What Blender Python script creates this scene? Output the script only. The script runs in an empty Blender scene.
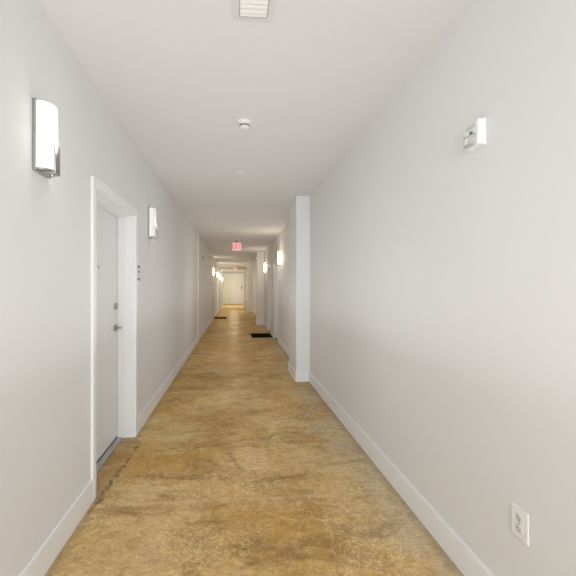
import bpy, bmesh, math, random
from mathutils import Vector, Matrix
random.seed(4)
C = bpy.context.scene
COL = C.collection
PI = math.pi
XL, XR, HC = -0.923, 1.116, 2.74      # wall faces and ceiling height
Y0, Y1 = -4.0, 32.0
PORT = 24.4                            # cased opening near the far end

# ------------------------------------------------------------------ materials
def mat(name, col, rough=0.6, metal=0.0, bump=0.0, bscale=200.0, var=0.0, vscale=3.0, spec=0.5):
    m = bpy.data.materials.new(name); m.use_nodes = True
    nt = m.node_tree; b = nt.nodes['Principled BSDF']
    b.inputs['Roughness'].default_value = rough
    b.inputs['Metallic'].default_value = metal
    b.inputs['Specular IOR Level'].default_value = spec
    tc = nt.nodes.new('ShaderNodeTexCoord')
    n = nt.nodes.new('ShaderNodeTexNoise'); n.inputs['Scale'].default_value = vscale
    n.inputs['Detail'].default_value = 4
    nt.links.new(tc.outputs['Object'], n.inputs['Vector'])
    r = nt.nodes.new('ShaderNodeMapRange')
    r.inputs['From Min'].default_value = 0.3; r.inputs['From Max'].default_value = 0.7
    r.inputs['To Min'].default_value = 1 - var; r.inputs['To Max'].default_value = 1 + var
    nt.links.new(n.outputs['Fac'], r.inputs['Value'])
    mx = nt.nodes.new('ShaderNodeVectorMath'); mx.operation = 'SCALE'
    mx.inputs[0].default_value = col[:3]
    nt.links.new(r.outputs[0], mx.inputs['Scale'])
    nt.links.new(mx.outputs[0], b.inputs['Base Color'])
    if bump:
        n2 = nt.nodes.new('ShaderNodeTexNoise'); n2.inputs['Scale'].default_value = bscale
        n2.inputs['Detail'].default_value = 3
        nt.links.new(tc.outputs['Object'], n2.inputs['Vector'])
        bp = nt.nodes.new('ShaderNodeBump'); bp.inputs['Strength'].default_value = bump
        bp.inputs['Distance'].default_value = 0.001
        nt.links.new(n2.outputs['Fac'], bp.inputs['Height'])
        nt.links.new(bp.outputs[0], b.inputs['Normal'])
    return m

def emit(name, col, strength, base=(0.9, 0.9, 0.88)):
    m = mat(name, base, 0.35)
    b = m.node_tree.nodes['Principled BSDF']
    b.inputs['Emission Color'].default_value = (*col, 1)
    b.inputs['Emission Strength'].default_value = strength
    return m

M = dict(
    wall=mat('wall_paint', (0.77, 0.765, 0.76), 0.72, bump=0.12, bscale=350, var=0.012, vscale=1.5, spec=0.25),
    ceil=mat('ceiling_paint', (0.755, 0.75, 0.745), 0.85, bump=0.12, bscale=250, var=0.01, spec=0.15),
    trim=mat('trim_gloss_white', (0.88, 0.88, 0.88), 0.4, var=0.008, spec=0.4),
    door=mat('door_paint', (0.83, 0.83, 0.83), 0.45, var=0.008, spec=0.35),
    cream=mat('cream_door_paint', (0.86, 0.82, 0.70), 0.45, var=0.02),
    palecream=mat('pale_cream_paint', (0.90, 0.88, 0.83), 0.45, var=0.02),
    nickel=mat('brushed_nickel', (0.40, 0.385, 0.365), 0.34, 1.0, var=0.04, vscale=60),
    tan=mat('tan_paint', (0.58, 0.52, 0.43), 0.7, bump=0.1, bscale=350),
    rimgrey=mat('grey_rim', (0.42, 0.42, 0.42), 0.5),
    pier=mat('pier_paint_lit', (0.83, 0.83, 0.825), 0.7, bump=0.1, bscale=350, var=0.01, spec=0.25),  # whiter than the walls: light on the pier fronts put into the colour
    dark=mat('dark_hole', (0.03, 0.03, 0.03), 0.6),
    plastic=mat('white_plastic', (0.87, 0.87, 0.86), 0.4, var=0.01),
    offplastic=mat('off_white_plastic', (0.70, 0.70, 0.69), 0.4, var=0.01),
    greyprint=mat('grey_print', (0.16, 0.155, 0.15), 0.5, var=0.05),
    lens=mat('smoky_lens', (0.42, 0.43, 0.43), 0.12, var=0.15, vscale=60),
    matrub=mat('black_mat_fibre', (0.012, 0.010, 0.009), 0.95, bump=0.8, bscale=300, var=0.3, vscale=80, spec=0.0),
    mattrim=mat('black_rubber_edge', (0.012, 0.010, 0.008), 1.0, spec=0.0),
    alu=mat('threshold_metal', (0.48, 0.48, 0.47), 0.4, 0.6, var=0.08, vscale=30),
    gasket=mat('dark_gasket', (0.04, 0.044, 0.05), 0.8),
    glow=emit('lit_opal_glass', (1.0, 0.95, 0.86), .62),
    glowfar=emit('lit_opal_glass_warm', (1.0, 0.80, 0.54), 7.0),
    sconcedim=emit('opal_glass_soft', (1.0, 0.97, 0.92), 0.16),
    signwhite=emit('exit_panel', (1.0, 0.55, 0.55), 0.45, (0.85, 0.66, 0.66)),
    signred=emit('exit_letters', (1.0, 0.05, 0.12), 0.55, (0.6, 0.02, 0.05)),
    black=mat('black_plastic', (0.05, 0.055, 0.05), 0.5),
)

def floor_material():
    m = bpy.data.materials.new('stained_concrete'); m.use_nodes = True
    nt = m.node_tree; N = nt.nodes; Lk = nt.links
    b = N['Principled BSDF']
    tc = N.new('ShaderNodeTexCoord')
    def noise(scale, detail=6, rough=0.6, dist=0.0, loc=(0, 0, 0), sc=(1, 1, 1)):
        mp = N.new('ShaderNodeMapping'); mp.inputs['Location'].default_value = loc
        mp.inputs['Scale'].default_value = sc
        Lk.new(tc.outputs['Object'], mp.inputs['Vector'])
        n = N.new('ShaderNodeTexNoise'); n.inputs['Scale'].default_value = scale
        n.inputs['Detail'].default_value = detail; n.inputs['Roughness'].default_value = rough
        n.inputs['Distortion'].default_value = dist
        Lk.new(mp.outputs[0], n.inputs['Vector']); return n.outputs['Fac']
    def ramp(src, a, c, lo=0.0, hi=1.0):
        r = N.new('ShaderNodeMapRange'); r.interpolation_type = 'SMOOTHSTEP'
        r.inputs['From Min'].default_value = a; r.inputs['From Max'].default_value = c
        r.inputs['To Min'].default_value = lo; r.inputs['To Max'].default_value = hi
        Lk.new(src, r.inputs['Value']); return r.outputs[0]
    def mathn(op, a, c=None):
        n = N.new('ShaderNodeMath'); n.operation = op
        for i, v in enumerate((a, c)):
            if v is None: continue
            if isinstance(v, (int, float)): n.inputs[i].default_value = v
            else: Lk.new(v, n.inputs[i])
        return n.outputs[0]
    def mix(fac, a, c, mode='MIX'):
        n = N.new('ShaderNodeMix'); n.data_type = 'RGBA'; n.blend_type = mode
        if isinstance(fac, (int, float)): n.inputs[0].default_value = fac
        else: Lk.new(fac, n.inputs[0])
        for idx, v in ((6, a), (7, c)):
            if isinstance(v, tuple): n.inputs[idx].default_value = (*v, 1)
            else: Lk.new(v, n.inputs[idx])
        return n.outputs[2]
    base = mix(ramp(noise(1.5, 5, .55, .6), .36, .64), (0.53, 0.325, 0.115), (0.68, 0.47, 0.215))
    amber = mix(ramp(noise(1.1, 6, .6, .8, (7, 3, 0)), .44, .64, 0, .75), base, (0.48, 0.25, 0.05))
    olive = mix(ramp(noise(1.9, 6, .6, .4, (2, 13, 0)), .50, .70, 0, .3), amber, (0.48, 0.34, 0.085))
    brown = mix(ramp(noise(2.6, 9, .68, 1.0, (21, 5, 0), (.75, 1.3, 1)), .50, .66, 0, .72), olive, (0.25, 0.135, 0.045))
    brown = mix(ramp(noise(5.0, 5, .6, .6, (31, 15, 0), (.7, 1.2, 1)), .50, .66, 0, .48), brown, (0.27, 0.15, 0.045))
    brown = mix(ramp(noise(4.2, 5, .6, .6, (41, 5, 0), (.7, 1.2, 1)), .54, .68, 0, .45), brown, (0.72, 0.50, 0.22))
    brown = mix(ramp(noise(.85, 4, .5, .4, (17, 61, 0)), .50, .68, 0, .42), brown, (0.34, 0.18, 0.045))
    brown = mix(ramp(noise(1.0, 4, .5, .4, (71, 21, 0), (.7, 1.4, 1)), .54, .70, 0, .40), brown, (0.70, 0.46, 0.17))
    # greyed patches, strongest along the right-hand wall
    sx = N.new('ShaderNodeSeparateXYZ'); Lk.new(tc.outputs['Object'], sx.inputs[0])
    gx = mathn('ADD', mathn('MULTIPLY', ramp(sx.outputs[0], 0.45, 1.1), .34), noise(2.0, 7, .65, .5, (3, 31, 0)))
    grey = mix(ramp(gx, .58, .88, 0, .6), brown, (0.50, 0.42, 0.31))
    # trowel swirls: thin light ridges
    sw = mathn('ABSOLUTE', mathn('SUBTRACT', noise(11, 4, .55, 2.2, (1, 1, 0)), .5))
    swl = mathn('MULTIPLY', ramp(sw, 0.0, .035, 1, 0), ramp(noise(2.2, 3, .5, 0, (9, 9, 0)), .42, .65, .15, .6))
    c1 = mix(swl, grey, (0.86, 0.68, 0.38))
    sd = mathn('ABSOLUTE', mathn('SUBTRACT', noise(17, 5, .6, 1.6, (5, 8, 0)), .5))
    sdl = mathn('MULTIPLY', ramp(sd, 0.0, .03, 1, 0), ramp(noise(3.1, 3, .5, 0, (4, 19, 0)), .45, .68, 0, .5))
    c2 = mix(sdl, c1, (0.24, 0.14, 0.06))
    def crackle(scale, width, loc, dist):
        mp = N.new('ShaderNodeMapping'); mp.inputs['Location'].default_value = loc
        Lk.new(tc.outputs['Object'], mp.inputs['Vector'])
        nn = N.new('ShaderNodeTexNoise'); nn.inputs['Scale'].default_value = scale * .45; nn.inputs['Detail'].default_value = 5
        Lk.new(mp.outputs[0], nn.inputs['Vector'])
        va = N.new('ShaderNodeVectorMath'); va.operation = 'MULTIPLY_ADD'
        va.inputs[1].default_value = (dist, dist, 0)
        Lk.new(nn.outputs['Color'], va.inputs[0]); Lk.new(mp.outputs[0], va.inputs[2])
        v = N.new('ShaderNodeTexVoronoi'); v.feature = 'DISTANCE_TO_EDGE'; v.voronoi_dimensions = '2D'
        v.inputs['Scale'].default_value = scale
        Lk.new(va.outputs[0], v.inputs['Vector'])
        return ramp(v.outputs['Distance'], 0.0, width, 1, 0)
    lc = mathn('MULTIPLY', crackle(6.5, .06, (0, 0, 0), .5), ramp(noise(1.7, 4, .6, 0, (51, 2, 0)), .40, .66, .05, .26))
    c2 = mix(lc, c2, (0.88, 0.70, 0.40))
    dc = mathn('MULTIPLY', crackle(4.5, .05, (8, 3, 0), .7), ramp(noise(1.4, 4, .6, 0, (61, 9, 0)), .42, .66, .0, .45))
    c2 = mix(dc, c2, (0.20, 0.11, 0.045))
    fine = ramp(noise(75, 5, .75), .28, .72, .76, 1.22)
    med = ramp(noise(24, 6, .7, .5, (0, 2, 0), (.8, 1.1, 1)), .3, .7, .84, 1.16)
    sc = N.new('ShaderNodeVectorMath'); sc.operation = 'SCALE'
    Lk.new(c2, sc.inputs[0]); Lk.new(mathn('MULTIPLY', fine, med), sc.inputs['Scale'])
    col = sc.outputs[0]
    # the ragged crack beside the first door
    wob = mathn('MULTIPLY', mathn('SUBTRACT', noise(9, 6, .75, 0, (0, 40, 0)), .5), .17)
    ax = mathn('ADD', mathn('ADD', sx.outputs[0], mathn('MULTIPLY', mathn('SUBTRACT', sx.outputs[1], 3.0), -.04)), wob)
    dist = mathn('ABSOLUTE', mathn('ADD', ax, .855))
    win = mathn('MULTIPLY', ramp(sx.outputs[1], 2.2, 2.45), ramp(sx.outputs[1], 3.2, 3.5, 1, 0))
    ck = mathn('MULTIPLY', mathn('MULTIPLY', ramp(dist, .005, .020, 1, 0), win), ramp(noise(14, 3, .5, 0, (6, 2, 0)), .38, .55, .1, .85))
    col = mix(ck, col, (0.12, 0.085, 0.05))
    # faint pour joint across the corridor
    j = mathn('ABSOLUTE', mathn('SUBTRACT', mathn('ADD', sx.outputs[1], mathn('MULTIPLY', wob, .3)), 2.42))
    col = mix(ramp(j, .0, .03, .28, 0), col, (0.66, 0.52, 0.32))
    # darker tone at both edges
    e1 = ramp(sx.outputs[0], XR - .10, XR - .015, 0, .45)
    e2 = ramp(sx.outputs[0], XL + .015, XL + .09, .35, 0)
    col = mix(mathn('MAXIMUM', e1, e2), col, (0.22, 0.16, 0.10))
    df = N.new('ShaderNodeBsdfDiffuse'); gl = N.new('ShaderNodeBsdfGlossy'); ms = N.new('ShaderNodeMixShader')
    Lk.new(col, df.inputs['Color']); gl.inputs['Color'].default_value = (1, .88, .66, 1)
    Lk.new(ramp(noise(3.5, 6, .65, .5, (11, 0, 0)), .3, .7, .22, .42), gl.inputs['Roughness'])
    fr = N.new('ShaderNodeLayerWeight'); fr.inputs['Blend'].default_value = 0.25
    Lk.new(ramp(fr.outputs['Facing'], .35, 1.0, .02, .15), ms.inputs[0])
    bp = N.new('ShaderNodeBump'); bp.inputs['Strength'].default_value = 0.4
    bp.inputs['Distance'].default_value = 0.01
    Lk.new(mathn('ADD', noise(4.5, 3, .5, .5, (2, 2, 0), (.8, 1.3, 1)), mathn('MULTIPLY', noise(45, 4, .6), .05)), bp.inputs['Height'])
    Lk.new(bp.outputs[0], df.inputs['Normal']); Lk.new(bp.outputs[0], gl.inputs['Normal'])
    Lk.new(df.outputs[0], ms.inputs[1]); Lk.new(gl.outputs[0], ms.inputs[2])
    Lk.new(ms.outputs[0], N['Material Output'].inputs['Surface'])
    N.remove(b)
    return m
M['floor'] = floor_material()

# ------------------------------------------------------------------ mesh helpers
def box(bm, x0, x1, y0, y1, z0, z1, bev=0.0):
    r = bmesh.ops.create_cube(bm, size=1.0)
    vs = r['verts']
    bmesh.ops.scale(bm, vec=(abs(x1 - x0), abs(y1 - y0), abs(z1 - z0)), verts=vs)
    bmesh.ops.translate(bm, vec=((x0 + x1) / 2, (y0 + y1) / 2, (z0 + z1) / 2), verts=vs)
    if bev:
        es = list({e for v in vs for e in v.link_edges})
        bmesh.ops.bevel(bm, geom=es, offset=bev, segments=2, affect='EDGES', profile=0.5)

def lathe(bm, prof, axis='Z', loc=(0, 0, 0), n=32):
    """prof = [(radius, height)...]; revolved round the axis."""
    rings = []
    for r, h in prof:
        ring = []
        for i in range(n):
            a = 2 * PI * i / n
            p = (r * math.cos(a), r * math.sin(a), h)
            if axis == 'X': p = (p[2], p[0], p[1])
            elif axis == 'Y': p = (p[0], p[2], p[1])
            ring.append(bm.verts.new((p[0] + loc[0], p[1] + loc[1], p[2] + loc[2])))
        rings.append(ring)
    for a, b in zip(rings[:-1], rings[1:]):
        for i in range(n):
            bm.faces.new((a[i], a[(i + 1) % n], b[(i + 1) % n], b[i]))
    bm.faces.new(rings[0]); bm.faces.new(rings[-1])

def tube(bm, pts, r, n=12):
    pts = [Vector(p) for p in pts]; rings = []
    for i, p in enumerate(pts):
        d = (pts[min(i + 1, len(pts) - 1)] - pts[max(i - 1, 0)]).normalized()
        q = d.to_track_quat('Z', 'Y')
        rr = r[i] if isinstance(r, (list, tuple)) else r
        rings.append([bm.verts.new(p + q @ Vector((rr * math.cos(2 * PI * k / n), rr * math.sin(2 * PI * k / n), 0))) for k in range(n)])
    for a, b in zip(rings[:-1], rings[1:]):
        for i in range(n):
            bm.faces.new((a[i], a[(i + 1) % n], b[(i + 1) % n], b[i]))
    bm.faces.new(rings[0]); bm.faces.new(rings[-1])

def prism(bm, poly, z0, z1):
    """closed XY polygon extruded from z0 to z1"""
    a = [bm.verts.new((x, y, z0)) for x, y in poly]
    b = [bm.verts.new((x, y, z1)) for x, y in poly]
    n = len(poly)
    for i in range(n): bm.faces.new((a[i], a[(i + 1) % n], b[(i + 1) % n], b[i]))
    bm.faces.new(a); bm.faces.new(b)

def obj(name, bm, m, parent=None, smooth=False, bevel=0.0):
    bmesh.ops.recalc_face_normals(bm, faces=bm.faces)
    me = bpy.data.meshes.new(name); bm.to_mesh(me); bm.free()
    me.materials.append(M[m] if isinstance(m, str) else m)
    if smooth:
        for p in me.polygons: p.use_smooth = True
        try: me.set_sharp_from_angle(angle=math.radians(35))
        except Exception: pass
    o = bpy.data.objects.new(name, me); COL.objects.link(o)
    if parent: o.parent = parent
    if bevel:
        md = o.modifiers.new('bevel', 'BEVEL'); md.width = bevel; md.segments = 2; md.limit_method = 'ANGLE'
    return o

def struct(name, bm, m, **k):
    o = obj(name, bm, m, **k); o['kind'] = 'structure'; return o

def tag(o, label, cat, group=None):
    o['label'] = label; o['category'] = cat
    if group: o['group'] = group
    return o

def empty(name, loc, rz=0.0):
    o = bpy.data.objects.new(name, None); COL.objects.link(o)
    o.location = loc; o.rotation_euler = (0, 0, rz); o.empty_display_size = 0.1
    return o

def dup(root, loc, rz, label, group=None):
    r = root.copy(); COL.objects.link(r); r.location = loc; r.rotation_euler = (0, 0, rz)
    r['label'] = label
    if group: r['group'] = group
    for ch in list(root.children):
        c = ch.copy(); COL.objects.link(c); c.parent = r
        for g in list(ch.children):
            d = g.copy(); COL.objects.link(d); d.parent = c
    return r

B = bmesh.new
# ------------------------------------------------------------------ shell
DH = 2.055                      # door opening height
TH = 0.26                       # wall thickness
doorsL = [(2.52, 3.51), (17.0, 17.95), (21.0, 21.95)]
doorsR = [(9.30, 10.20), (11.12, 12.02), (17.6, 18.5)]

def wall_run(bm, xf, sgn, y0, y1, doors):
    """wall slab whose room face is xf, thickness away from the room, with door openings"""
    xa, xb = (xf, xf + sgn * TH)
    lo, hi = min(xa, xb), max(xa, xb)
    y = y0
    for a, b in doors:
        if not (y0 < a < y1): continue
        box(bm, lo, hi, y, a, 0, HC); box(bm, lo, hi, a, b, DH, HC); y = b
    box(bm, lo, hi, y, y1, 0, HC)

bm = B(); wall_run(bm, XL, -1, Y0, PORT, doorsL); box(bm, -1.25, -0.99, PORT, Y1, 0, HC)
struct('wall_left', bm, 'wall')
bm = B(); wall_run(bm, XR, 1, Y0, PORT, doorsR); box(bm, 1.0, 1.26, PORT, Y1, 0, HC)
struct('wall_right', bm, 'wall')
bm = B(); box(bm, -1.6, 1.6, Y0 - .2, Y0, 0, HC); struct('wall_back', bm, 'wall')
bm = B(); box(bm, -1.6, 1.6, Y1, Y1 + .2, 0, HC); struct('wall_front', bm, 'wall')
bm = B(); box(bm, -1.6, 1.6, Y0 - .2, Y1 + .2, -0.12, 0); struct('floor', bm, 'floor')
bm = B(); box(bm, -1.6, 1.6, Y0 - .2, Y1 + .2, HC, HC + 0.12); struct('ceiling', bm, 'ceil')

# cased opening before the far vestibule: wall with an opening
PXL, PXR, PZ = -0.815, 0.645, 2.47
bm = B()
box(bm, XL - .2, PXL, PORT, PORT + .14, 0, HC); box(bm, PXR, XR + .1, PORT, PORT + .14, 0, HC)
box(bm, PXL, PXR, PORT, PORT + .14, PZ, HC)
struct('wall_partition', bm, 'tan')
bm = B()
box(bm, PXL - .105, PXL, PORT - .03, PORT, 0, PZ + .14); box(bm, PXR, PXR + .15, PORT - .03, PORT, 0, PZ + .14)
box(bm, PXL, PXR, PORT - .03, PORT, PZ, PZ + .14)
struct('trim_2', bm, 'palecream')

# piers standing out of the right wall
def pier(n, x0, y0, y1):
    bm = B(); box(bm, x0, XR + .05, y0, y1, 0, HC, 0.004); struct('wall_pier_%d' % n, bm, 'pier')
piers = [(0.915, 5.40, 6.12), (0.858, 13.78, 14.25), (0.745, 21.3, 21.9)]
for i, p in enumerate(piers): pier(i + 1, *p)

# vertical joint strip on the left wall
bm = B(); box(bm, XL, XL + .030, 9.47, 9.52, 0, HC, .003); struct('trim_1', bm, 'trim')

# baseboards
BH, BT = 0.15, 0.016
def bb(bm, x0, x1, y0, y1):
    box(bm, x0, x1, y0, y1, 0, BH - .008); 
    # eased top
    cx, cy = (x0 + x1) / 2, (y0 + y1) / 2
    ins = .003
    box(bm, x0 + (ins if abs(x1 - x0) > .005 else 0), x1 - ins, y0, y1, BH - .008, BH) if abs(x1 - x0) < abs(y1 - y0) else box(bm, x0, x1, y0 + ins, y1 - ins, BH - .008, BH)
CW = 0.052                      # casing width
bm = B(); y = Y0
for a, b in doorsL + [(PORT, None)]:
    e = a - CW if b else a - .03
    if y < 9.47 < e: bb(bm, XL, XL + BT, y, 9.47); y = 9.52
    bb(bm, XL, XL + BT, y, e); y = (b + CW) if b else y
bb(bm, -.99, -.99 + BT, PORT + .14, Y1)
struct('baseboard_left', bm, 'trim')
bm = B(); y = Y0
segs = []
for a, b in sorted([(a - CW, b + CW) for a, b in doorsR] + [(p[1], p[2]) for p in piers]):
    segs.append((y, a)); y = b
segs.append((y, PORT - .03))
for a, b in segs: bb(bm, XR - BT, XR, a, b)
for x0, a, b in piers:
    bb(bm, x0 - BT, x0, a - BT, b + BT); bb(bm, x0, XR, a - BT, a); bb(bm, x0, XR, b, b + BT)
bb(bm, 1.0 - BT, 1.0, PORT + .14, Y1)
struct('baseboard_right', bm, 'trim')
bm = B(); bb(bm, .76, 1.0, Y1 - BT, Y1); struct('baseboard_front', bm, 'trim')

# ------------------------------------------------------------------ doors
def make_door(n, side, a, b, detail=True):
    """side -1 = left wall, +1 = right wall; opening from y=a to y=b"""
    xf = XL if side < 0 else XR
    s = side                                # away from the corridor
    r = empty('door_%d' % n, (xf, (a + b) / 2, 0)); r['kind'] = 'structure'
    w = (b - a) / 2
    def bx(bm, d0, d1, y0, y1, z0, z1, bev=0):   # d measured into the wall
        box(bm, min(s * d0, s * d1), max(s * d0, s * d1), y0, y1, z0, z1, bev)
    J = .147
    # casing (mitred trim round the opening)
    bm = B()
    bx(bm, -.018, 0, -w - CW, -w, 0, DH + CW, .002); bx(bm, -.018, 0, w, w + CW, 0, DH + CW, .002)
    bx(bm, -.018, 0, -w, w, DH, DH + CW + .008, .002)
    obj('casing', bm, 'trim', r)
    # jamb lining with stop
    bm = B()
    bx(bm, 0, J + .05, -w, -w + .012, 0, DH); bx(bm, 0, J + .05, w - .012, w, 0, DH); bx(bm, 0, J + .05, -w + .012, w - .012, DH - .012, DH)
    bx(bm, J - .07, J - .004, -w + .012, -w + .024, 0, DH - .012); bx(bm, J - .07, J - .004, w - .024, w - .012, 0, DH - .012)
    bx(bm, J - .07, J - .004, -w + .024, w - .024, DH - .024, DH - .012)
    obj('jamb', bm, 'trim', r)
    bm = B(); bx(bm, J, J + .045, -w + .014, w - .014, .014, DH - .014, .0015)
    leaf = obj('door_leaf', bm, 'door', r)
    bm = B(); bx(bm, J - .05, J + .04, -w + .025, w - .025, 0, .012, .002)
    obj('threshold', bm, 'alu', r)
    bm = B(); bx(bm, J - .002, J + .02, -w + .02, w - .02, .012, .024)
    obj('door_sweep', bm, 'gasket', r)
    if not detail: return r
    # hardware, latch on the far side (+y)
    yl = w - .075
    bm = B(); lathe(bm, [(.006, 0), (.012, -.001 * 1), (.012, .004), (.009, .007), (.004, .007)], 'X', (0, 0, 0), 20)
    for v in bm.verts: v.co.x = s * (J - v.co.x); v.co.z += 1.545
    obj('peephole', bm, 'nickel', leaf, True)
    bm = B(); lathe(bm, [(.030, 0), (.031, .006), (.026, .016), (.018, .020), (.013, .024), (.004, .024)], 'X', (0, 0, 0), 28)
    for v in bm.verts: v.co.x = s * (J - v.co.x); v.co.y += yl; v.co.z += 1.215
    obj('deadbolt', bm, 'nickel', leaf, True)
    bm = B(); lathe(bm, [(.032, 0), (.032, .006), (.028, .010), (.012, .012), (.011, .045), (.004, .046)], 'X', (0, 0, 0), 28)
    tube(bm, [(.045, .006, 0), (.050, -.02, 0), (.052, -.06, .001), (.050, -.105, .003)], [.011, .0105, .009, .007])
    for v in bm.verts: v.co.x = s * (J - v.co.x); v.co.y += yl; v.co.z += 1.02
    obj('lever_handle', bm, 'nickel', leaf, True)
    bm = B()
    for z in (.25, 1.02, 1.8):
        tube(bm, [(s * (J - .005), -w + .016, z - .05), (s * (J - .005), -w + .016, z + .05)], .006, 10)
    obj('hinge', bm, 'nickel', leaf)
    return r
k = 1
for a, b in doorsL: make_door(k, -1, a, b); k += 1
for a, b in doorsR: make_door(k, 1, a, b); k += 1

# double door at the far end
r = empty('door_%d' % k, (0, Y1, 0)); r['kind'] = 'structure'
bm = B(); DX0, DX1, DZ = -.95, .80, 2.60
box(bm, DX0 - .03, DX0, -.05, 0, 0, DZ + .08); box(bm, DX1, DX1 + .1, -.05, 0, 0, DZ + .08); box(bm, DX0, DX1, -.05, 0, DZ, DZ + .08)
obj('casing', bm, 'cream', r)
def leafmesh(x0, x1):
    bm = B(); box(bm, x0, x1, -.035, -.002, .01, DZ - .005)
    w = x1 - x0
    for z0, z1 in ((.25, 1.05), (1.25, DZ - .2)):      # raised panel mouldings
        t = .02
        box(bm, x0 + .13, x1 - .13, -.042, -.034, z0, z0 + t); box(bm, x0 + .13, x1 - .13, -.042, -.034, z1 - t, z1)
        box(bm, x0 + .13, x0 + .13 + t, -.042, -.034, z0, z1); box(bm, x1 - .13 - t, x1 - .13, -.042, -.034, z0, z1)
    return bm
mid = -.26
obj('door_leaf', leafmesh(DX0, mid - .003), 'cream', r)
lf = obj('door_leaf', leafmesh(mid + .003, .60), 'palecream', r)
bm = B(); box(bm, .605, DX1, -.03, 0, 0, DZ); obj('side_panel', bm, 'cream', r)
bm = B(); tube(bm, [(.66, -.03, 1.40), (.66, -.09, 1.40)], .035); box(bm, .62, .70, -.045, -.03, 1.30, 1.52)
obj('door_handle', bm, 'black', r)

# ------------------------------------------------------------------ wall sconces
# built on a wall whose room side is +x (left wall), origin on the wall at fixture centre
def make_sconce(glow):
    r = empty('wall_sconce', (0, 0, 0))
    bm = B(); box(bm, 0, .016, -.072, .072, -.165, .165, .002)
    obj('back_plate', bm, 'nickel', r)
    # bowed opal diffuser
    bm = B(); pts = []
    n = 20
    for i in range(n + 1):
        a = PI * i / n
        pts.append((.015 + .058 * math.sin(a) ** .85 if 0 < i < n else .015, -.066 * math.cos(a)))
    prism(bm, [(x, y) for x, y in pts], -.150, .158)
    obj('glass_diffuser', bm, glow, r, True)
    # strap: under the glass and part way up its front
    bm = B()
    box(bm, .0, .082, -.024, .024, -.166, -.154, .002); box(bm, .075, .082, -.024, .024, -.166, -.030, .002)
    bm2pts = [(.015 + .060 * math.sin(PI * i / n) ** .85 if 0 < i < n else .014, -.068 * math.cos(PI * i / n)) for i in range(n + 1)]
    prism(bm, bm2pts, -.158, -.150)
    obj('bracket', bm, 'nickel', r, True)
    bm = B(); lathe(bm, [(.006, -.178), (.009, -.172), (.009, -.165), (.004, -.164)], 'Z', (.055, 0, 0), 16)
    obj('finial', bm, 'nickel', r, True)
    return r
ZS = 2.088
s0 = make_sconce('glow'); s0.location = (XL, 1.845, ZS)
tag(s0, 'large nearest wall sconce of lit curved glass, on the left wall before the door', 'wall light', 'nickel and opal glass wall sconces')
GS = 'nickel and opal glass wall sconces'
s1 = dup(s0, (XL, 4.13, ZS), 0, 'pale second wall sconce on the left wall, just past the door and its small sign', GS)
for c in s1.children:
    if c.name.startswith('glass'):
        c.data = c.data.copy(); c.data.materials[0] = M['sconcedim']
far = make_sconce('glowfar'); far.location = (XL, 16.43, ZS)
tag(far, 'bright far sconce on the left wall, nearest of the distant glowing row', 'wall light', GS)
dup(far, (XL, 20.3, ZS), 0, 'bright distant sconce on the left wall, second of the far glowing row', GS)
dup(far, (XL, 23.7, ZS), 0, 'bright distant sconce on the left wall beside the cream casing of the end opening', GS)
dup(far, (-.99, 30.2, ZS), 0, 'farthest sconce on the left, glowing inside the cased opening beside the cream end door', GS)
dup(far, (XR, 8.75, ZS), PI, 'bright tall sconce on the right wall just behind the white projecting pier', GS)
dup(far, (XR, 12.9, ZS), PI, 'bright sconce on the right wall past the doorways, just before the second pier', GS)

# ------------------------------------------------------------------ horn strobe (right wall)
r = empty('fire_alarm_strobe', (XR, 1.61, 2.075), PI)     # +x into the room
tag(r, 'white wall mounted fire alarm strobe with grey lens, high on the right wall', 'alarm')
bm = B(); box(bm, 0, .014, -.052, .052, -.058, .062, .003); obj('back_plate', bm, 'plastic', r)
bm = B(); box(bm, .012, .038, -.050, .050, -.054, .060, .006); hs = obj('housing', bm, 'plastic', r)
bm = B()
for i in range(3): box(bm, .037, .0392, -.036 + .0, .030, .030 + i * .008, .033 + i * .008)
obj('horn_grille', bm, 'rimgrey', hs)
bm = B()                                                   # protruding wedge lens
lo = [(.038, -.034), (.060, -.020), (.060, .020), (.038, .034)]
prism(bm, lo, -.050, -.006); obj('strobe_lens', bm, 'lens', r)
bm = B(); box(bm, .0600, .0612, -.012, .012, -.042, -.014); obj('reflector', bm, 'plastic', r)
bm = B(); box(bm, .037, .0400, -.010, .012, .004, .018); obj('indicator', bm, 'greyprint', r)
bm = B(); box(bm, .037, .0395, -.030, .030, -.002, .002)
obj('seam', bm, 'greyprint', hs)

# ------------------------------------------------------------------ duplex outlet
r = empty('wall_outlet', (XR, 1.362, .461), PI)
tag(r, 'white duplex electrical outlet low on the near right wall above the baseboard', 'outlet')
bm = B(); box(bm, 0, .006, -.042, .042, -.060, .060, .0025); obj('cover_plate', bm, 'plastic', r)
for z in (-.0205, .0205):
    bm = B(); lathe(bm, [(.0175, .004), (.0175, .0075), (.016, .008), (.002, .008)], 'X', (0, 0, 0), 28)
    for v in bm.verts: v.co.z = max(-.0145, min(.0145, v.co.z)) + z
    rc = obj('receptacle', bm, 'offplastic', r, True)
    bm = B(); box(bm, .0078, .0086, -.0078, -.0054, z - .002, z + .008); box(bm, .0078, .0086, .0054, .0078, z - .002, z + .006)
    lathe(bm, [(.0028, .0078), (.0028, .0086)], 'X', (0, 0, z - .008), 12)
    obj('slot', bm, 'dark', rc)
bm = B(); lathe(bm, [(.003, .006), (.003, .0072), (.001, .0074)], 'X', (0, 0, 0), 12); obj('screw', bm, 'nickel', r)

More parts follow.
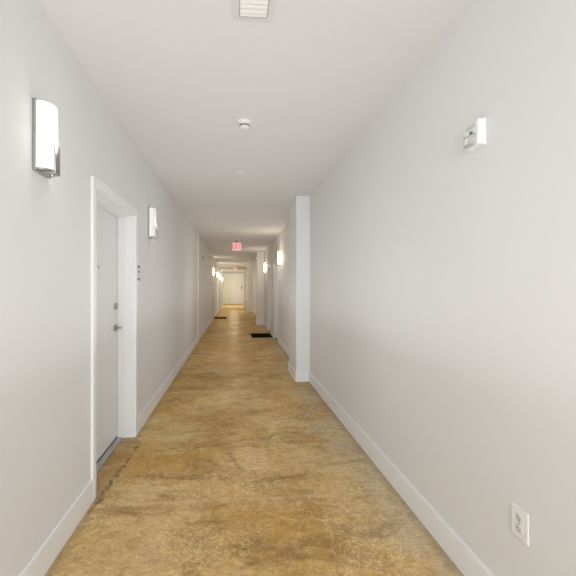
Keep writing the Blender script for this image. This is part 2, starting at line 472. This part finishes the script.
# ------------------------------------------------------------------ room signs
def make_sign():
    r = empty('room_sign', (0, 0, 0))
    bm = B(); box(bm, 0, .006, -.068, .068, -.075, .075, .002); obj('plate', bm, 'offplastic', r)
    for z0 in (.048, -.070):
        bm = B(); box(bm, .006, .0072, -.062, .062, z0 - .003, z0 + .023); obj('band', bm, 'greyprint', r)
    bm = B()
    for i, x in enumerate((-.040, -.012, .016, .044)):      # illegible raised marks as in the photo
        h = (.014, .022, .018, .024)[i]
        box(bm, .006, .0074, x - .009, x + .006, .012 - h / 2, .012 + h / 2)
        box(bm, .006, .0074, x - .006, x + .003, -.026, -.018)
    obj('marks', bm, 'greyprint', r)
    return r
GR = 'small door signs with dark bands'
sg = make_sign(); sg.location = (XL, 3.64, 1.525)
tag(sg, 'small dark-banded door sign on the left wall, just past the nearest white door', 'sign', GR)
dup(sg, (XR, 9.10, 1.49), PI, 'small dark-banded sign on the right wall, below the bright sconce behind the nearest pier', GR)
dup(sg, (XR, 19.3, 1.49), PI, 'tiny dark sign on the distant right wall, between the second and third piers', GR)

# ------------------------------------------------------------------ ceiling fittings
# vent
r = empty('ceiling_vent', (.0955, 1.735, HC), 0.0)
tag(r, 'white louvred air vent set in the ceiling nearest the camera, cut by the top edge', 'vent')
bm = B()
fw, fl = .103, .130
box(bm, -fw, -.068, -fl, fl, -.006, 0); box(bm, .068, fw, -fl, fl, -.006, 0)
box(bm, -.068, .068, -fl, -.105, -.006, 0); box(bm, -.068, .068, .105, fl, -.006, 0)
obj('frame', bm, 'offplastic', r)
bm = B()
box(bm, -.0715, -.066, -.108, .108, -.012, 0); box(bm, .066, .0715, -.108, .108, -.012, 0)
box(bm, -.066, .066, -.108, -.103, -.012, 0); box(bm, -.066, .066, .103, .108, -.012, 0)
obj('inner_rim', bm, 'rimgrey', r)
bm = B(); box(bm, -.066, .066, -.103, .103, -.003, -.0005); obj('duct_cavity', bm, 'greyprint', r)
for i in range(7):
    yc = -.088 + i * .0305
    bm = B()
    vs = [(-.066, yc - .0135, -.004), (.066, yc - .0135, -.004), (.066, yc + .0125, -.012), (-.066, yc + .0125, -.012)]
    f = [bm.verts.new(v) for v in vs]; g = [bm.verts.new((v[0], v[1] + .001, v[2] + .002)) for v in vs]
    bm.faces.new(f); bm.faces.new(g)
    for q in range(4): bm.faces.new((f[q], f[(q + 1) % 4], g[(q + 1) % 4], g[q]))
    obj('slat', bm, 'plastic', r)

# smoke detector
r = empty('smoke_detector', (.086, 3.03, HC))
tag(r, 'round white smoke detector on the ceiling beyond the air vent', 'smoke detector')
bm = B(); lathe(bm, [(.056, 0), (.056, -.005), (.046, -.012), (.01, -.012)], 'Z', n=40); obj('base', bm, 'plastic', r, True)
bm = B(); lathe(bm, [(.041, -.012), (.041, -.026), (.030, -.028)], 'Z', n=40)
bm2 = None
obj('body', bm, 'plastic', r, True)
bm = B()
for i in range(14):
    a = 2 * PI * i / 14
    q = Matrix.Rotation(a, 4, 'Z')
    rr = bmesh.ops.create_cube(bm, size=1)['verts']
    bmesh.ops.scale(bm, vec=(.006, .013, .013), verts=rr)
    bmesh.ops.translate(bm, vec=(.036, 0, -.034), verts=rr)
    bmesh.ops.transform(bm, matrix=q, verts=rr)
obj('vent_ring', bm, 'greyprint', r)
bm = B(); lathe(bm, [(.036, -.027), (.0335, -.030), (.034, -.038), (.037, -.041), (.036, -.046), (.028, -.052), (.012, -.054)], 'Z', n=40)
obj('cap', bm, 'plastic', r, True)
bm = B(); lathe(bm, [(.034, -.028), (.034, -.040)], 'Z', n=24); obj('sensor_core', bm, 'plastic', r)

# concealed sprinklers
def make_sprinkler():
    r = empty('sprinkler', (0, 0, 0))
    bm = B(); lathe(bm, [(.044, 0), (.044, -.003), (.040, -.005), (.01, -.005)], 'Z', n=32); obj('escutcheon', bm, 'plastic', r, True)
    bm = B(); lathe(bm, [(.010, -.004), (.010, -.008), (.012, -.009), (.012, -.011), (.003, -.012)], 'Z', n=16); obj('head', bm, 'offplastic', r, True)
    return r
sp = make_sprinkler(); sp.location = (.07, 4.36, HC)
tag(sp, 'tiny white fire sprinkler on the ceiling just past the smoke detector', 'sprinkler', 'ceiling sprinklers')
dup(sp, (.068, 8.4, HC), 0, 'tiny white fire sprinkler on the ceiling just before the first exit sign', 'ceiling sprinklers')

# exit signs with lettering built as strokes
def make_exit():
    r = empty('exit_sign', (0, 0, 0))
    W, H = .122, .110
    bm = B(); box(bm, -.06, .06, -.035, .035, -.022, 0, .004); obj('canopy', bm, 'plastic', r)
    bm = B(); box(bm, -.015, .015, -.012, .012, -.07, -.02); box(bm, -.045, .045, -.016, .016, -.088, -.060)
    obj('stem', bm, 'black', r)
    zc = -.085 - H
    bm = B(); box(bm, -W, W, -.012, .012, zc - H, zc + H, .003); p = obj('panel', bm, 'signwhite', r)
    def stroke(bm, x0, z0, x1, z1, t=.019):
        d = Vector((x1 - x0, 0, z1 - z0)); n = Vector((-d.z, 0, d.x)).normalized() * t / 2
        q = [Vector((x0, -.013, z0)) + n, Vector((x1, -.013, z1)) + n, Vector((x1, -.013, z1)) - n, Vector((x0, -.013, z0)) - n]
        a = [bm.verts.new(v) for v in q]; b = [bm.verts.new(v + Vector((0, -.004, 0))) for v in q]
        bm.faces.new(a); bm.faces.new(b)
        for i in range(4): bm.faces.new((a[i], a[(i + 1) % 4], b[(i + 1) % 4], b[i]))
    hz = .078; lw = .048; xs = [-.108, -.053, .008, .052]; lw = .044
    t0, t1 = zc - hz, zc + hz
    L = {
        'E': [(0, t0, 0, t1), (0, t1 - .011, lw, t1 - .011), (0, zc, lw * .85, zc), (0, t0 + .011, lw, t0 + .011)],
        'X': [(0, t0, lw + .008, t1), (0, t1, lw + .008, t0)],
        'I': [(.016, t0, .016, t1)],
        'T': [(-.004, t1 - .011, lw + .006, t1 - .011), (lw / 2, t0, lw / 2, t1)]}
    for ch, x in zip('EXIT', xs):
        bm = B()
        for a in L[ch]: stroke(bm, x + a[0], a[1], x + a[2], a[3])
        obj('letter', bm, 'signred', p)
    return r
ex = make_exit(); ex.location = (.075, 10.4, HC)
tag(ex, 'red and white EXIT sign hanging from the ceiling midway down the corridor', 'exit sign', 'hanging exit signs')
fe = dup(ex, (.06, 22.9, HC), 0, 'small distant EXIT sign hanging just before the cased opening at the corridor end', 'hanging exit signs')

fe.scale = (.85, .85, .85)
# ------------------------------------------------------------------ emergency light on left wall, sensor on second pier
r = empty('emergency_light', (XL, 11.0, 2.20))
tag(r, 'small white emergency light with two round heads, high on the left wall mid corridor', 'emergency light')
bm = B(); box(bm, 0, .05, -.13, .13, -.05, .06, .008); obj('housing', bm, 'offplastic', r)
for sy in (-1, 1):
    bm = B()
    lathe(bm, [(.020, 0), (.046, .03), (.048, .062), (.040, .066)], 'Y', (0, 0, 0), 24)
    mt = Matrix.Translation((.055, sy * .085, .075)) @ Matrix.Rotation(math.radians(160), 4, 'Z') @ Matrix.Rotation(math.radians(-15), 4, 'X')
    bmesh.ops.transform(bm, matrix=mt, verts=bm.verts)
    h = obj('lamp_head', bm, 'plastic', r, True)
    bm = B(); lathe(bm, [(.038, .0665), (.030, .070), (.005, .071)], 'Y', (0, 0, 0), 24)
    bmesh.ops.transform(bm, matrix=mt, verts=bm.verts); obj('lens', bm, 'lens', h, True)

r = empty('wall_sensor', (.858, 13.98, 2.52), PI)
tag(r, 'tiny pale dome sensor high on the side of the second pier on the right', 'sensor')
bm = B(); box(bm, 0, .02, -.05, .05, -.05, .05, .004); obj('plate', bm, 'plastic', r)
bm = B(); lathe(bm, [(.040, .02), (.038, .035), (.025, .052), (.006, .058)], 'X', n=20); obj('dome', bm, 'plastic', r, True)

# ------------------------------------------------------------------ doormats
def make_mat():
    r = empty('doormat', (0, 0, 0))
    bm = B(); box(bm, -.262, .262, -.43, .43, .004, .014, .003); obj('pile', bm, 'matrub', r)
    bm = B(); box(bm, -.29, .29, -.46, .46, 0, .0055, .002); obj('rubber_border', bm, 'mattrim', r)
    return r
mt = make_mat(); mt.location = (.785, 10.70, 0)
tag(mt, 'black rectangular doormat at the right side doorways behind the white pier', 'doormat', 'black doormats')
dup(mt, (-.63, 17.15, 0), 0, 'black doormat on the left in front of the distant doorway, under the glowing sconces', 'black doormats')

# ------------------------------------------------------------------ lights
def area(name, loc, rot, sx, sy, power, col):
    l = bpy.data.lights.new(name, 'AREA'); l.shape = 'RECTANGLE'; l.size = sx; l.size_y = sy
    l.energy = power; l.color = col
    o = bpy.data.objects.new(name, l); COL.objects.link(o); o.location = loc; o.rotation_euler = rot
    return o
def point(name, loc, power, col, rad=.15):
    l = bpy.data.lights.new(name, 'POINT'); l.energy = power; l.color = col; l.shadow_soft_size = rad
    o = bpy.data.objects.new(name, l); COL.objects.link(o); o.location = loc
    return o
COOL = (.915, .965, 1.0)
area('back_fill', (.1, -3.6, 1.45), (PI / 2, 0, 0), 1.9, 2.4, 122, COOL)   # faces +Y; unseen lamp added behind the camera, no window there
point('fill_1', (.1, .6, 1.2), 4.5, COOL, .4)  # this and the next three: unseen fill lamps added, no fixtures
point('fill_2', (.1, 2.6, 1.2), 5.5, COOL, .4)
point('fill_3', (.1, 4.8, 1.2), 6, (.975, .985, 1.0), .4)
point('fill_4', (.0, 7.6, 1.2), 6.5, (1.0, .96, .92), .4)
for y, p in ((1.86, .7), (4.19, .4)):
    point('sconce_near', (XL + .13, y, ZS), p, (1.0, .97, .92), .05)
WARM = (1.0, .84, .64)
for x, y in ((XR - .14, 8.75), (XR - .14, 12.9), (XL + .14, 16.43), (XL + .14, 20.3), (XL + .14, 23.7), (-.85, 30.2)):
    point('sconce_far', (x, y, ZS), 6, WARM, .05)
point('fill_far', (0, 11.2, 1.2), 4.5, (1.0, .91, .80), .4)  # unseen fills added down the far corridor, apart from the sconces
point('fill_far', (0, 14.5, 1.2), 5, (1.0, .89, .74), .4)
point('fill_far', (0, 18.5, 1.2), 6, (1.0, .87, .68), .4)
point('fill_far', (0, 21.6, 1.4), 20, (1.0, .86, .62), .4)
point('vestibule', (0, 28.0, 2.0), 80, (1.0, .92, .76), .25)  # unseen lamp added to brighten the end door and opening
# unseen uplights added to brighten the ceiling, no fixtures
area('ceiling_fill', (.1, 1.2, .9), (PI, 0, 0), 1.3, 6.5, 15, COOL)
area('ceiling_fill', (.1, 7.5, .9), (PI, 0, 0), 1.3, 5.0, 5, (1, .97, .93))

w = bpy.data.worlds.new('world'); C.world = w; w.use_nodes = True
w.node_tree.nodes['Background'].inputs['Color'].default_value = (.9, .92, 1, 1)
w.node_tree.nodes['Background'].inputs['Strength'].default_value = .3

# ------------------------------------------------------------------ camera
cam = bpy.data.cameras.new('camera'); co = bpy.data.objects.new('camera', cam); COL.objects.link(co)
co.location = (0, 0, 1.38); co.rotation_euler = (PI / 2, 0, -math.atan(.078))
cam.sensor_width = 36; cam.sensor_fit = 'HORIZONTAL'; cam.lens = 370 / 576 * 36
cam.shift_x = (288 - 262.86) / 576; cam.clip_start = .05; cam.clip_end = 100
C.camera = co
C.view_settings.view_transform = 'Standard'
C.view_settings.look = 'None'
C.view_settings.exposure = 0.05
C.view_settings.gamma = 1.12
